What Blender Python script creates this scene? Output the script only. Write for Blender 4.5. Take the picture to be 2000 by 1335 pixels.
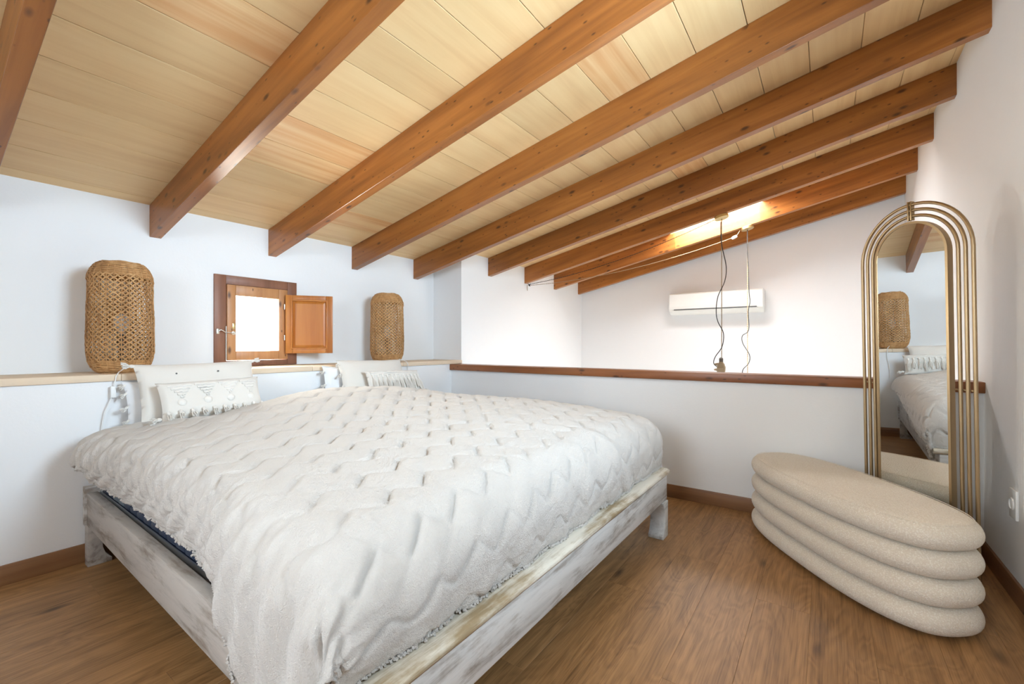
import bpy, bmesh, math, random
from mathutils import Vector, Matrix, noise
random.seed(7)
S = bpy.context.scene
COL = S.collection
for _o in list(bpy.data.objects):
    bpy.data.objects.remove(_o)

# ------------------------------------------------------------------ camera, sky, daylight, exposure
cam_d = bpy.data.cameras.new('camera')
cam = bpy.data.objects.new('camera', cam_d); COL.objects.link(cam)
cam.location = (0, 0, 1.08)
cam.rotation_euler = (math.pi/2, 0, math.radians(35.28-90))
cam_d.sensor_width = 36; cam_d.sensor_fit = 'HORIZONTAL'
cam_d.lens = 36*868.98/2000; cam_d.shift_y = 0.0029; cam_d.clip_start = 0.02
S.camera = cam
W = bpy.data.worlds.new('sky'); S.world = W; W.use_nodes = True
W.node_tree.nodes['Background'].inputs[0].default_value = (0.80, 0.90, 1.0, 1)
W.node_tree.nodes['Background'].inputs[1].default_value = 5.0
S.view_settings.view_transform = 'Standard'; S.view_settings.look = 'None'
S.view_settings.gamma = 1; S.view_settings.use_curve_mapping = False
S.view_settings.exposure = 0.0
S.cycles.max_bounces = 5; S.cycles.diffuse_bounces = 4; S.cycles.glossy_bounces = 3; S.cycles.use_light_tree = False
S.cycles.use_adaptive_sampling = True; S.cycles.adaptive_threshold = 0.10; S.cycles.adaptive_min_samples = 16
S.cycles.transmission_bounces = 6; S.cycles.transparent_max_bounces = 12
S.cycles.sample_clamp_indirect = 6

SLOPE = 0.2145; C0 = 1.9453; YU = 3.42; YW = 3.024; XP = 3.237; YR = -0.654
XF = 6.085; XL = -1.25; ANG = math.atan(SLOPE); COSA = math.cos(ANG)
def cz(y): return C0 + SLOPE*(YU-y)          # height of the ceiling boards above the floor

def area(name, loc, target, sx, sy, power, col, spread=180):
    d = bpy.data.lights.new(name, 'AREA'); d.shape = 'RECTANGLE'; d.size = sx; d.size_y = sy
    d.energy = power; d.color = col; d.spread = math.radians(spread)
    o = bpy.data.objects.new(name, d); COL.objects.link(o); o.location = loc
    v = Vector(target)-Vector(loc)
    o.rotation_euler = v.to_track_quat('-Z', 'Y').to_euler()
    return o
# daylight standing in the openings: right-wall, roof and small head-wall windows; end-wall window and downstairs door are added for fill
area('daylight_side_window', (1.45, YR-0.08, 1.95), (1.45, 3.42, 1.45), 1.06, 0.86, 41, (0.62, 0.82, 1.0), 112)
area('fill_added_end_window', (XL-0.08, 0.75, 1.55), (2, 0.3, 0.75), 1.06, 0.96, 50, (0.80, 0.90, 1.0))  # added fill lamp from behind the camera, balances the room light
area('daylight_roof_window_far', (4.945, 1.0, cz(1.0)+0.10), (4.945, 1.0-SLOPE*2, 0), 0.58, 0.86, 52, (0.97, 0.98, 1.0))
area('daylight_small_window', (1.585, 3.62, 1.235), (1.585, 2.0, 1.6), 0.36, 0.46, 46, (1.0, 0.96, 0.88))
area('fill_added_door', (4.75, YR+0.0, -1.15), (4.75, 3, -0.7), 1.5, 1.9, 28, (1.0, 0.97, 0.92))  # added fill lamp below the loft, brightens the space beyond the parapet
sun_d = bpy.data.lights.new('sun', 'SUN'); sun_d.energy = 45; sun_d.angle = math.radians(1.0); sun_d.color = (1.0, 0.96, 0.90)
sun = bpy.data.objects.new('sun', sun_d); COL.objects.link(sun); sun.location = (3, 1, 6)
sun.rotation_euler = Vector((0.36, -0.05, -1.0)).to_track_quat('-Z', 'Y').to_euler()

# ------------------------------------------------------------------ helpers
def new_obj(name, me, parent=None, mat=None):
    o = bpy.data.objects.new(name, me); COL.objects.link(o)
    if parent is not None: o.parent = parent
    if mat is not None and me is not None and len(me.materials) == 0: me.materials.append(mat)
    return o
def tag(o, label=None, cat=None, group=None, kind=None):
    if label: o['label'] = label
    if cat: o['category'] = cat
    if group: o['group'] = group
    if kind: o['kind'] = kind
    return o
def empty(name, loc=(0, 0, 0), rz=0, label=None, cat=None, group=None, kind=None):
    o = bpy.data.objects.new(name, None); COL.objects.link(o); o.location = loc; o.rotation_euler = (0, 0, rz)
    o.empty_display_size = 0.05
    return tag(o, label, cat, group, kind)
class MB:
    def __init__(s): s.v = []; s.f = []
    def add(s, vs, fs):
        n = len(s.v); s.v += [tuple(v) for v in vs]; s.f += [tuple(i+n for i in f) for f in fs]; return s
    def box(s, x0, x1, y0, y1, z0, z1):
        return s.add([(x0,y0,z0),(x1,y0,z0),(x1,y1,z0),(x0,y1,z0),(x0,y0,z1),(x1,y0,z1),(x1,y1,z1),(x0,y1,z1)],
                     [(0,3,2,1),(4,5,6,7),(0,1,5,4),(1,2,6,5),(2,3,7,6),(3,0,4,7)])
    def prism(s, poly, axis, a, b):                       # poly of 2D points, pushed along an axis from a to b
        n = len(poly)
        def P(p, t): return {'x': (t, p[0], p[1]), 'y': (p[0], t, p[1]), 'z': (p[0], p[1], t)}[axis]
        vs = [P(p, a) for p in poly]+[P(p, b) for p in poly]
        fs = [tuple(range(n))[::-1], tuple(range(n, 2*n))]+[(i, (i+1) % n, (i+1) % n+n, i+n) for i in range(n)]
        return s.add(vs, fs)
    def tube(s, pts, r, n=8, closed=False, caps=True, flat=1.0, up=None):
        pts = [Vector(p) for p in pts]; m = len(pts); vs = []; fs = []
        rr = r if hasattr(r, '__len__') else [r]*m
        prev = None
        for i, p in enumerate(pts):
            if closed: t = pts[(i+1) % m]-pts[i-1]
            else: t = pts[min(i+1, m-1)]-pts[max(i-1, 0)]
            t.normalize()
            if up is not None:
                a = Vector(up(p) if callable(up) else up); a = (a-t*a.dot(t)).normalized()
            elif prev is None:
                a = t.orthogonal().normalized()
            else:
                a = (prev-t*prev.dot(t)).normalized()
            prev = a; b = t.cross(a)
            for k in range(n):
                w = 2*math.pi*(k+.5)/n
                vs.append(p+a*math.cos(w)*rr[i]*flat+b*math.sin(w)*rr[i])
        for i in range(m if closed else m-1):
            j = (i+1) % m
            for k in range(n):
                fs.append((i*n+k, i*n+(k+1) % n, j*n+(k+1) % n, j*n+k))
        if caps and not closed:
            fs.append(tuple(range(n))[::-1]); fs.append(tuple(range((m-1)*n, m*n)))
        return s.add(vs, fs)
    def lathe(s, prof, n=24, c=(0, 0, 0)):
        vs = []; fs = []; m = len(prof)
        for r, z in prof:
            for k in range(n):
                w = 2*math.pi*k/n; vs.append((c[0]+r*math.cos(w), c[1]+r*math.sin(w), c[2]+z))
        for i in range(m-1):
            for k in range(n): fs.append((i*n+k, i*n+(k+1) % n, (i+1)*n+(k+1) % n, (i+1)*n+k))
        fs.append(tuple(range(n))[::-1]); fs.append(tuple(range((m-1)*n, m*n)))
        return s.add(vs, fs)
    def mesh(s, name, bevel=0, seg=2, smooth=None):
        me = bpy.data.meshes.new(name); me.from_pydata(s.v, [], s.f)
        bm = bmesh.new(); bm.from_mesh(me)
        bmesh.ops.recalc_face_normals(bm, faces=bm.faces)
        if bevel > 0:
            ed = [e for e in bm.edges if len(e.link_faces) == 2 and e.calc_face_angle(0) > 0.6]
            bmesh.ops.bevel(bm, geom=ed, offset=bevel, segments=seg, affect='EDGES', profile=0.5, clamp_overlap=True)
        if smooth is None: smooth = bevel > 0
        for f in bm.faces: f.smooth = smooth
        if smooth:
            for e in bm.edges:
                if len(e.link_faces) == 2 and e.calc_face_angle(0) > 0.7: e.smooth = False
        bm.to_mesh(me); bm.free()
        return me
    def obj(s, name, mat, parent=None, bevel=0, seg=2, smooth=None):
        return new_obj(name, s.mesh(name, bevel, seg, smooth), parent, mat)

# ------------------------------------------------------------------ materials
def mat_new(name):
    m = bpy.data.materials.new(name); m.use_nodes = True
    nt = m.node_tree; b = nt.nodes['Principled BSDF']
    return m, nt, b
def N(nt, t, **kw):
    n = nt.nodes.new(t)
    for k, v in kw.items():
        if k.startswith('i_'):
            key = k[2:]; key = int(key) if key.isdigit() else key.replace('_', ' ')
            n.inputs[key].default_value = v
        else: setattr(n, k, v)
    return n
def ramp(nt, stops, fac=None, interp='LINEAR'):
    r = N(nt, 'ShaderNodeValToRGB'); cr = r.color_ramp; cr.interpolation = interp
    while len(cr.elements) < len(stops): cr.elements.new(0.5)
    for e, (p, c) in zip(cr.elements, stops):
        e.position = p; e.color = (c[0], c[1], c[2], 1) if hasattr(c, '__len__') else (c, c, c, 1)
    if fac is not None: nt.links.new(fac, r.inputs[0])
    return r
def mixc(nt, f, a, b, mode='MIX'):
    n = N(nt, 'ShaderNodeMix', data_type='RGBA', blend_type=mode)
    for i, v in ((0, f), (6, a), (7, b)):
        if hasattr(v, 'is_linked') or hasattr(v, 'links'): nt.links.new(v, n.inputs[i])
        elif i == 0: n.inputs[0].default_value = v
        else: n.inputs[i].default_value = (*v, 1)
    return n.outputs[2]
def math_n(nt, op, a, b=0.0):
    n = N(nt, 'ShaderNodeMath', operation=op)
    for i, v in enumerate((a, b)):
        if hasattr(v, 'links'): nt.links.new(v, n.inputs[i])
        else: n.inputs[i].default_value = v
    return n.outputs[0]
def bump(nt, b, h, strength=0.3, dist=0.01):
    n = N(nt, 'ShaderNodeBump'); n.inputs['Strength'].default_value = strength; n.inputs['Distance'].default_value = dist
    nt.links.new(h, n.inputs['Height']); nt.links.new(n.outputs[0], b.inputs['Normal']); return n
def coords(nt, scale=(1, 1, 1), rnd=True):
    tc = N(nt, 'ShaderNodeTexCoord'); out = tc.outputs['Object']
    if rnd:
        oi = N(nt, 'ShaderNodeObjectInfo')
        m = math_n(nt, 'MULTIPLY', oi.outputs['Random'], 37.0)
        ad = N(nt, 'ShaderNodeVectorMath', operation='ADD')
        nt.links.new(out, ad.inputs[0]); nt.links.new(m, ad.inputs[1]); out = ad.outputs[0]
    mp = N(nt, 'ShaderNodeMapping'); mp.inputs['Scale'].default_value = scale
    nt.links.new(out, mp.inputs[0])
    return mp.outputs[0]
def noise_n(nt, vec, scale, detail=4, rough=0.6, dist=0.0):
    n = N(nt, 'ShaderNodeTexNoise'); n.inputs['Scale'].default_value = scale; n.inputs['Detail'].default_value = detail
    n.inputs['Roughness'].default_value = rough; n.inputs['Distortion'].default_value = dist
    nt.links.new(vec, n.inputs['Vector']); return n.outputs[0]
def M_plain(name, col, rough=0.6, metal=0.0, bmp=0, bscale=200, sheen=0):
    m, nt, b = mat_new(name)
    v = coords(nt); n = noise_n(nt, v, 6, 3)
    c = mixc(nt, n, tuple(x*0.94 for x in col), tuple(min(1, x*1.05) for x in col))
    nt.links.new(c, b.inputs['Base Color'])
    b.inputs['Roughness'].default_value = rough; b.inputs['Metallic'].default_value = metal
    if sheen: b.inputs['Sheen Weight'].default_value = sheen
    if bmp: bump(nt, b, noise_n(nt, v, bscale, 3), bmp, 0.002)
    return m
def M_wall(name, col):
    m, nt, b = mat_new(name)
    v = coords(nt, rnd=False)
    n = noise_n(nt, v, 1.3, 3)
    c = mixc(nt, n, tuple(x*0.97 for x in col), col)
    nt.links.new(c, b.inputs['Base Color']); b.inputs['Roughness'].default_value = 0.85
    h = math_n(nt, 'ADD', noise_n(nt, v, 9, 4), math_n(nt, 'MULTIPLY', noise_n(nt, v, 90, 3), 0.35))
    bump(nt, b, h, 0.22, 0.006)
    return m
def M_wood(name, dark, mid, light, axis='y', knots=True, rough=0.4, grain=1.0, var=0.25, knotcol=(0.06, 0.022, 0.01), odd=None):
    m, nt, b = mat_new(name)
    sc = {'x': (1.1, 22, 22), 'y': (22, 1.1, 22), 'z': (22, 22, 1.1)}[axis]
    v = coords(nt, tuple(s*grain for s in sc))
    f = noise_n(nt, v, 1.0, 6, 0.62, 0.6)
    v2 = coords(nt, {'x': (0.8, 5, 5), 'y': (5, 0.8, 5), 'z': (5, 5, 0.8)}[axis])
    g = noise_n(nt, v2, 1.0, 3, 0.5, 1.2)
    f2 = math_n(nt, 'ADD', math_n(nt, 'MULTIPLY', f, 0.55), math_n(nt, 'MULTIPLY', g, 0.45))
    r = ramp(nt, [(0.30, dark), (0.50, mid), (0.72, light)], f2)
    oi = N(nt, 'ShaderNodeObjectInfo')
    hv = N(nt, 'ShaderNodeHueSaturation'); nt.links.new(r.outputs[0], hv.inputs['Color'])
    val = N(nt, 'ShaderNodeMapRange'); val.inputs[3].default_value = 1-var; val.inputs[4].default_value = 1+var
    nt.links.new(oi.outputs['Random'], val.inputs[0]); nt.links.new(val.outputs[0], hv.inputs['Value'])
    col = hv.outputs[0]
    if odd:                                       # a few boards of redder wood among the pale ones
        pk = ramp(nt, [(0.925, (1, 1, 1)), (0.93, odd)], oi.outputs['Random'])
        stv = noise_n(nt, coords(nt, (0.6, 16, 16)), 1.0, 3)
        pk2 = mixc(nt, ramp(nt, [(0.35, 0.0), (0.6, 1.0)], stv).outputs[0], (1, 1, 1), pk.outputs[0])
        col = mixc(nt, 1.0, col, pk2, 'MULTIPLY')
    if knots:
        vk = coords(nt, {'x': (6.5, 15, 15), 'y': (15, 6.5, 15), 'z': (15, 15, 6.5)}[axis])
        vo = N(nt, 'ShaderNodeTexVoronoi'); vo.inputs['Scale'].default_value = 1.0
        nt.links.new(vk, vo.inputs['Vector'])
        k = ramp(nt, [(0.09, 1.0), (0.22, 0.0)], vo.outputs['Distance'])
        sep = N(nt, 'ShaderNodeSeparateColor'); nt.links.new(vo.outputs['Color'], sep.inputs[0])
        gate = ramp(nt, [(0.35, 0.0), (0.45, 1.0)], sep.outputs[0])
        kk = math_n(nt, 'MULTIPLY', k.outputs[0], gate.outputs[0])
        col = mixc(nt, math_n(nt, 'MULTIPLY', kk, 0.85), col, knotcol)
        vs_ = N(nt, 'ShaderNodeMapping'); vs_.inputs['Rotation'].default_value = (0.6, 0.5, 0.7); nt.links.new(vk, vs_.inputs[0])
        v5 = N(nt, 'ShaderNodeTexVoronoi'); v5.inputs['Scale'].default_value = 1.7; nt.links.new(vs_.outputs[0], v5.inputs['Vector'])
        k5 = ramp(nt, [(0.06, 1.0), (0.15, 0.0)], v5.outputs['Distance'])
        col = mixc(nt, math_n(nt, 'MULTIPLY', k5.outputs[0], 0.8), col, knotcol)
    nt.links.new(col, b.inputs['Base Color'])
    b.inputs['Roughness'].default_value = rough
    bump(nt, b, f, 0.12, 0.002)
    return m
def M_paint(name, paint, wood, wear, axis='x'):
    m, nt, b = mat_new(name)
    v = coords(nt, {'x': (2.0, 18, 18), 'y': (18, 2.0, 18), 'z': (18, 18, 2.0)}[axis])
    f = noise_n(nt, v, 1.0, 7, 0.68, 0.4)
    v3 = coords(nt, (6, 6, 6)); g = noise_n(nt, v3, 1.0, 5, 0.6)
    h = math_n(nt, 'ADD', math_n(nt, 'MULTIPLY', f, 0.6), math_n(nt, 'MULTIPLY', g, 0.4))
    w = ramp(nt, [(wear-0.05, 1.0), (wear+0.09, 0.0)], h)
    wd = ramp(nt, [(0.3, tuple(x*0.55 for x in wood)), (0.7, wood)], f)
    pt = ramp(nt, [(0.34, tuple(x*0.70 for x in paint)), (0.56, paint)], f)
    c = mixc(nt, w.outputs[0], pt.outputs[0], wd.outputs[0])
    nt.links.new(c, b.inputs['Base Color']); b.inputs['Roughness'].default_value = 0.7
    bump(nt, b, h, 0.35, 0.004)
    return m
def M_floor():
    m, nt, b = mat_new('oak laminate')
    v = coords(nt, (1.0, 14, 14)); f = noise_n(nt, v, 1.6, 7, 0.62, 0.9)
    v2 = coords(nt, (1.6, 6.5, 6.5)); g = noise_n(nt, v2, 1.0, 2, 0.5, 1.4)
    ws = math_n(nt, 'SINE', math_n(nt, 'MULTIPLY', g, 60.0))
    ws = math_n(nt, 'ADD', math_n(nt, 'MULTIPLY', ws, 0.5), 0.5)
    fine = noise_n(nt, coords(nt, (3.2, 190, 190)), 1.0, 3, 0.75)
    t = math_n(nt, 'ADD', math_n(nt, 'MULTIPLY', f, 0.52), math_n(nt, 'ADD', math_n(nt, 'MULTIPLY', ws, 0.075), math_n(nt, 'MULTIPLY', fine, 0.43)))
    r = ramp(nt, [(0.30, (0.140, 0.066, 0.024)), (0.46, (0.300, 0.155, 0.060)), (0.60, (0.420, 0.225, 0.090)), (0.8, (0.54, 0.30, 0.125))], t)
    oi = N(nt, 'ShaderNodeObjectInfo'); val = N(nt, 'ShaderNodeMapRange'); val.inputs[3].default_value = 0.92; val.inputs[4].default_value = 1.08
    hv = N(nt, 'ShaderNodeHueSaturation'); nt.links.new(r.outputs[0], hv.inputs['Color'])
    nt.links.new(oi.outputs['Random'], val.inputs[0]); nt.links.new(val.outputs[0], hv.inputs['Value'])
    vk = coords(nt, (2.2, 6.5, 6.5)); vo = N(nt, 'ShaderNodeTexVoronoi'); nt.links.new(vk, vo.inputs['Vector']); vo.inputs['Scale'].default_value = 1.0
    k = ramp(nt, [(0.03, 0.8), (0.16, 0.0)], vo.outputs['Distance'])
    c = mixc(nt, k.outputs[0], hv.outputs[0], (0.055, 0.026, 0.014))
    nt.links.new(c, b.inputs['Base Color']); b.inputs['Roughness'].default_value = 0.42
    bump(nt, b, fine, 0.12, 0.0015)
    return m
def M_cloth(name, col, scale=900, strength=0.5, dist=0.003, rough=0.95, sheen=0.3, sub=0.0):
    m, nt, b = mat_new(name)
    v = coords(nt)
    n1 = noise_n(nt, v, 5, 3); n2 = noise_n(nt, v, scale, 4, 0.75)
    c = mixc(nt, n1, tuple(x*0.95 for x in col), col)
    c = mixc(nt, math_n(nt, 'MULTIPLY', n2, 0.35), c, tuple(x*0.80 for x in col))
    nt.links.new(c, b.inputs['Base Color']); b.inputs['Roughness'].default_value = rough
    b.inputs['Sheen Weight'].default_value = sheen; b.inputs['Sheen Roughness'].default_value = 0.5
    h = math_n(nt, 'ADD', n2, math_n(nt, 'MULTIPLY', noise_n(nt, v, scale*0.3, 3, 0.7), 1.2))
    bump(nt, b, h, strength, dist)
    return m
def M_boucle():
    m, nt, b = mat_new('cream boucle')
    v = coords(nt)
    vo = N(nt, 'ShaderNodeTexVoronoi'); vo.inputs['Scale'].default_value = 170; nt.links.new(v, vo.inputs['Vector'])
    n2 = noise_n(nt, v, 240, 3, 0.7)
    h = math_n(nt, 'ADD', math_n(nt, 'MULTIPLY', vo.outputs['Distance'], -0.9), n2)
    c = ramp(nt, [(0.0, (0.80, 0.71, 0.59)), (0.4, (0.94, 0.875, 0.77))], h)
    nt.links.new(c.outputs[0], b.inputs['Base Color']); b.inputs['Roughness'].default_value = 0.95
    b.inputs['Sheen Weight'].default_value = 0.25
    bump(nt, b, h, 0.7, 0.004)
    return m
def M_glass(name='window glass'):
    m = bpy.data.materials.new(name); m.use_nodes = True; nt = m.node_tree; nt.nodes.clear()
    o = N(nt, 'ShaderNodeOutputMaterial'); mx = N(nt, 'ShaderNodeMixShader'); t = N(nt, 'ShaderNodeBsdfTransparent')
    g = N(nt, 'ShaderNodeBsdfGlossy'); g.inputs['Roughness'].default_value = 0.0
    nz = noise_n(nt, coords(nt, rnd=False), 3, 2)
    t_c = mixc(nt, nz, (0.96, 0.98, 0.97), (0.98, 0.99, 0.99)); nt.links.new(t_c, t.inputs[0])
    fr = N(nt, 'ShaderNodeFresnel'); fr.inputs[0].default_value = 1.45
    nt.links.new(fr.outputs[0], mx.inputs[0]); nt.links.new(t.outputs[0], mx.inputs[1]); nt.links.new(g.outputs[0], mx.inputs[2])
    nt.links.new(mx.outputs[0], o.inputs[0]); return m

white = M_wall('white plaster', (0.86, 0.86, 0.86))
beamw = M_wood('stained pine beam', (0.18, 0.060, 0.014), (0.345, 0.122, 0.025), (0.50, 0.195, 0.042), 'y', True, 0.33, 1.0, 0.16)
boardw = M_wood('pale ceiling board', (0.71, 0.46, 0.225), (0.80, 0.565, 0.29), (0.85, 0.635, 0.345), 'x', False, 0.5, 0.8, 0.06, odd=(0.86, 0.68, 0.58))
capw = M_wood('brown rail wood', (0.18, 0.06, 0.02), (0.29, 0.105, 0.036), (0.38, 0.15, 0.055), 'y', True, 0.38, 1.0, 0.05)
skirtw = M_wood('oak skirting', (0.16, 0.072, 0.03), (0.25, 0.118, 0.05), (0.33, 0.165, 0.072), 'x', False, 0.45, 1.0, 0.05)
skirtwy = M_wood('oak skirting lengthwise', (0.16, 0.072, 0.03), (0.25, 0.118, 0.05), (0.33, 0.165, 0.072), 'y', False, 0.45, 1.0, 0.05)
casew = M_wood('dark window wood', (0.16, 0.064, 0.034), (0.24, 0.102, 0.056), (0.31, 0.145, 0.082), 'z', False, 0.45, 1.0, 0.05)
sashw = M_wood('honey pine', (0.38, 0.16, 0.06), (0.52, 0.25, 0.10), (0.62, 0.34, 0.16), 'z', True, 0.42, 1.0, 0.06)
shutw = M_wood('amber pine', (0.34, 0.10, 0.014), (0.47, 0.16, 0.025), (0.56, 0.23, 0.045), 'z', False, 0.38, 1.0, 0.06)
stone = M_plain('pale limestone', (0.78, 0.63, 0.47), 0.85, bmp=0.3, bscale=60)
floorm = M_floor()
washed = M_paint('whitewashed wood', (0.66, 0.65, 0.63), (0.36, 0.28, 0.21), 0.405, 'x')
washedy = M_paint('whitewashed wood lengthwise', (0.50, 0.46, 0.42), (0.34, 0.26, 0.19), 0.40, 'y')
worncap = M_paint('worn painted top', (0.70, 0.66, 0.57), (0.46, 0.34, 0.19), 0.455, 'x')
navy = M_plain('navy rubber', (0.020, 0.032, 0.065), 0.55)
greycap = M_plain('grey rubber', (0.13, 0.16, 0.19), 0.55)
alu = M_plain('aluminium', (0.62, 0.64, 0.66), 0.35, 1.0)
blanketm = M_cloth('cream sherpa fleece', (0.90, 0.84, 0.775), 330, 0.85, 0.008, 1.0, 0.4)
sheet = M_cloth('white cotton', (0.86, 0.87, 0.89), 1200, 0.2, 0.001)
linen = M_cloth('cream linen', (0.80, 0.76, 0.70), 900, 0.35, 0.002)
tuftm = M_cloth('cream tufting', (0.88, 0.84, 0.78), 500, 0.5, 0.003)
boucle = M_boucle()
brass = M_plain('brushed brass', (0.43, 0.31, 0.18), 0.38, 1.0)
brassy = M_plain('polished brass', (0.70, 0.55, 0.27), 0.3, 1.0)
steel = M_plain('pale steel', (0.70, 0.68, 0.62), 0.35, 0.9)
plastic = M_plain('white plastic', (0.86, 0.86, 0.84), 0.4)
acm = M_plain('off white appliance plastic', (0.86, 0.86, 0.82), 0.4)
greyp = M_plain('grey shadow gap', (0.10, 0.10, 0.10), 0.6)
black = M_plain('black cable', (0.018, 0.018, 0.018), 0.5)
ropem = M_plain('jute rope', (0.34, 0.25, 0.155), 0.9, bmp=0.5, bscale=300)
wick = M_wood('dry seagrass', (0.26, 0.115, 0.035), (0.50, 0.27, 0.105), (0.70, 0.44, 0.21), 'z', False, 0.75, 1.6, 0.04)
bulbm = M_plain('opal bulb', (0.85, 0.85, 0.84), 0.3)
darkw = M_plain('dark socket', (0.10, 0.08, 0.06), 0.5)
glassm = M_glass()
mm, nt_, b_ = mat_new('mirror silver')
_n = noise_n(nt_, coords(nt_, rnd=False), 2, 1); nt_.links.new(mixc(nt_, _n, (0.90, 0.91, 0.90), (0.92, 0.93, 0.92)), b_.inputs['Base Color'])
b_.inputs['Metallic'].default_value = 1; b_.inputs['Roughness'].default_value = 0.0
mirrorm = mm

# ------------------------------------------------------------------ room shell
def struct(name, mb, mat, label, cat, bevel=0):
    return tag(mb.obj(name, mat, None, bevel), label, cat, None, 'structure')
ZB = -2.6
WX0, WX1, WZ0, WZ1 = 1.372, 1.812, 0.965, 1.508          # small window opening in the head wall
m = MB()
m.box(XL-.2, XP+.148, YW, YU+.26, -0.2, 0.893)                 # low thick part under the ledge
zt = cz(YU)+.06
m.box(XL-.2, WX0, YU, YU+.26, 0.893, zt).box(WX1, XP+.148, YU, YU+.26, 0.893, zt)
m.box(WX0, WX1, YU, YU+.26, 0.893, WZ0).box(WX0, WX1, YU, YU+.26, WZ1, zt)
m.box(XP+.148, XF+.2, YW, YU+.26, ZB, cz(YW)+.12)
struct('wall_head', m, white, 'white plastered wall behind the bed with a set-back upper part', 'wall')
RX0, RX1, RZ0, RZ1 = 0.90, 2.0, 1.50, 2.40                    # window opening in the right wall, beside the camera
m = MB().box(XL-.2, RX0, YR-.2, YR, -0.2, cz(YR)+.2).box(RX1, XF+.2, YR-.2, YR, -0.2, cz(YR)+.2).box(RX0, RX1, YR-.2, YR, -0.2, RZ0).box(RX0, RX1, YR-.2, YR, RZ1, cz(YR)+.2)
struct('wall_right', m, white, 'white plastered wall on the right behind the arched mirror', 'wall')
m = MB(); m.box(3.0, 3.9, YR-.2, YR, ZB, -0.2).box(5.6, XF+.2, YR-.2, YR, ZB, -0.2).box(3.9, 5.6, YR-.2, YR, ZB, -2.3)
struct('wall_downstairs', m, white, 'white wall of the space below the loft', 'wall')
struct('wall_far', MB().box(XF, XF+.2, YR-.2, YU+.26, ZB, cz(YR)+.2), white, 'white far wall carrying the air conditioner', 'wall')
EY0, EY1, EZ0, EZ1 = 0.20, 1.30, 1.05, 2.05                    # opening in the end wall behind the camera for the added fill window
m = MB().box(XL-.2, XL, YR-.2, EY0, -0.2, cz(YR)+.2).box(XL-.2, XL, EY1, YU+.26, -0.2, cz(YR)+.2).box(XL-.2, XL, EY0, EY1, -0.2, EZ0).box(XL-.2, XL, EY0, EY1, EZ1, cz(YR)+.2)
struct('wall_left', m, white, 'white end wall of the loft behind the camera', 'wall')
struct('wall_parapet', MB().box(XP, XP+.12, YR, YW, -0.3, 0.835), white, 'low white parapet wall at the edge of the loft', 'wall')
struct('wall_loft_edge', MB().box(XP-.1, XP+.0, YR, YW, ZB, -0.2), white, 'white wall under the edge of the loft', 'wall')
struct('floor_downstairs', MB().box(XP-.2, XF+.2, YR-.2, YU+.2, ZB-.1, ZB), stone, 'pale stone floor of the space below the loft', 'floor')
# floor planks
fl = struct('floor', MB().box(XL-.1, XP, YR-.1, YW, -0.2, -0.014), floorm, 'brown oak laminate floor of the loft', 'floor')
PW, PLN = 0.192, 1.38
pm = {}
def plank_mesh(L):
    k = round(L, 3)
    if k not in pm:
        pm[k] = MB().box(0.0001, L-.0001, 0.0001, PW-.0001, -0.012, 0).mesh('plank', 0.0006, 1); pm[k].materials.append(floorm)
    return pm[k]
row = 0; y = YR-.06
while y < YW:
    x = XL-.05-[0, .46, .92, .23, .69][row % 5]
    while x < XP:
        x1 = min(x+PLN, XP)
        if x1 > XL and x1-x > .02:
            o = new_obj('plank', plank_mesh(x1-x), fl); o.location = (x, y, 0)
        x += PLN
    y += PW; row += 1
# baseboards
def skirt(name, x0, x1, y0, y1, mt, label):
    struct(name, MB().box(x0, x1, y0, y1, 0.0, 0.091), mt, label, 'skirting board', 0.002)
skirt('baseboard_head', XL, XP, YW-.012, YW, skirtw, 'brown skirting board along the wall behind the bed')
skirt('baseboard_parapet', XP-.012, XP, YR, YW-.012, skirtwy, 'brown skirting board along the low parapet wall')
skirt('baseboard_right', XL, XP-.012, YR, YR+.012, skirtw, 'brown skirting board along the right wall behind the bench')
skirt('baseboard_left', XL, XL+.012, YR+.012, YW-.012, skirtwy, 'brown skirting board along the end wall')
struct('trim_1', MB().box(XP-.025, XP+.145, YR, YW, 0.835, 0.891), capw, 'brown wooden cap rail on top of the parapet wall', 'cap rail', 0.003)
# stone ledge in slabs
led = empty('trim_2', (0, 0, 0), 0, 'pale stone ledge along the head wall carrying both wicker lamps', 'ledge', None, 'structure')
lx = [XL, -0.30, 0.72, 1.78, 2.62, XP+.148]
for a, b in zip(lx[:-1], lx[1:]):
    MB().box(a+.0008, b-.0008, YW-.012, YU, 0.893, 0.928).obj('ledge_slab', stone, led, 0.003)
# roof: solid layer with two roof-window openings, boards below it
BX0, BP, BWD, BH = 0.9515, 0.7175, 0.060, 0.197
beams = [BX0+BP*k for k in range(-3, 8)]
J0, JP = -0.387, 0.2325
bays = [XL-.1]+[x+BWD/2 for x in beams[0:]]+[XF+.1]
bays = [b for i, b in enumerate(bays)]
bays = [XL-.1]+[b for b in bays if XL+.1 < b < XF-.15]+[XF+.1]
SK = {(4.5, 5.3): (J0+4*JP, J0+8*JP)}
def sky_rows(xa, xb):
    for (a, b), r in SK.items():
        if a < xa+.1 and xb-.1 < b: return r
    return None
m = MB()
def slab(x0, x1, y0, y1):
    T = .16
    m.add([(x0,y0,cz(y0)+.02),(x1,y0,cz(y0)+.02),(x1,y1,cz(y1)+.02),(x0,y1,cz(y1)+.02),(x0,y0,cz(y0)+T),(x1,y0,cz(y0)+T),(x1,y1,cz(y1)+T),(x0,y1,cz(y1)+T)],
          [(0,3,2,1),(4,5,6,7),(0,1,5,4),(1,2,6,5),(2,3,7,6),(3,0,4,7)])
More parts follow.
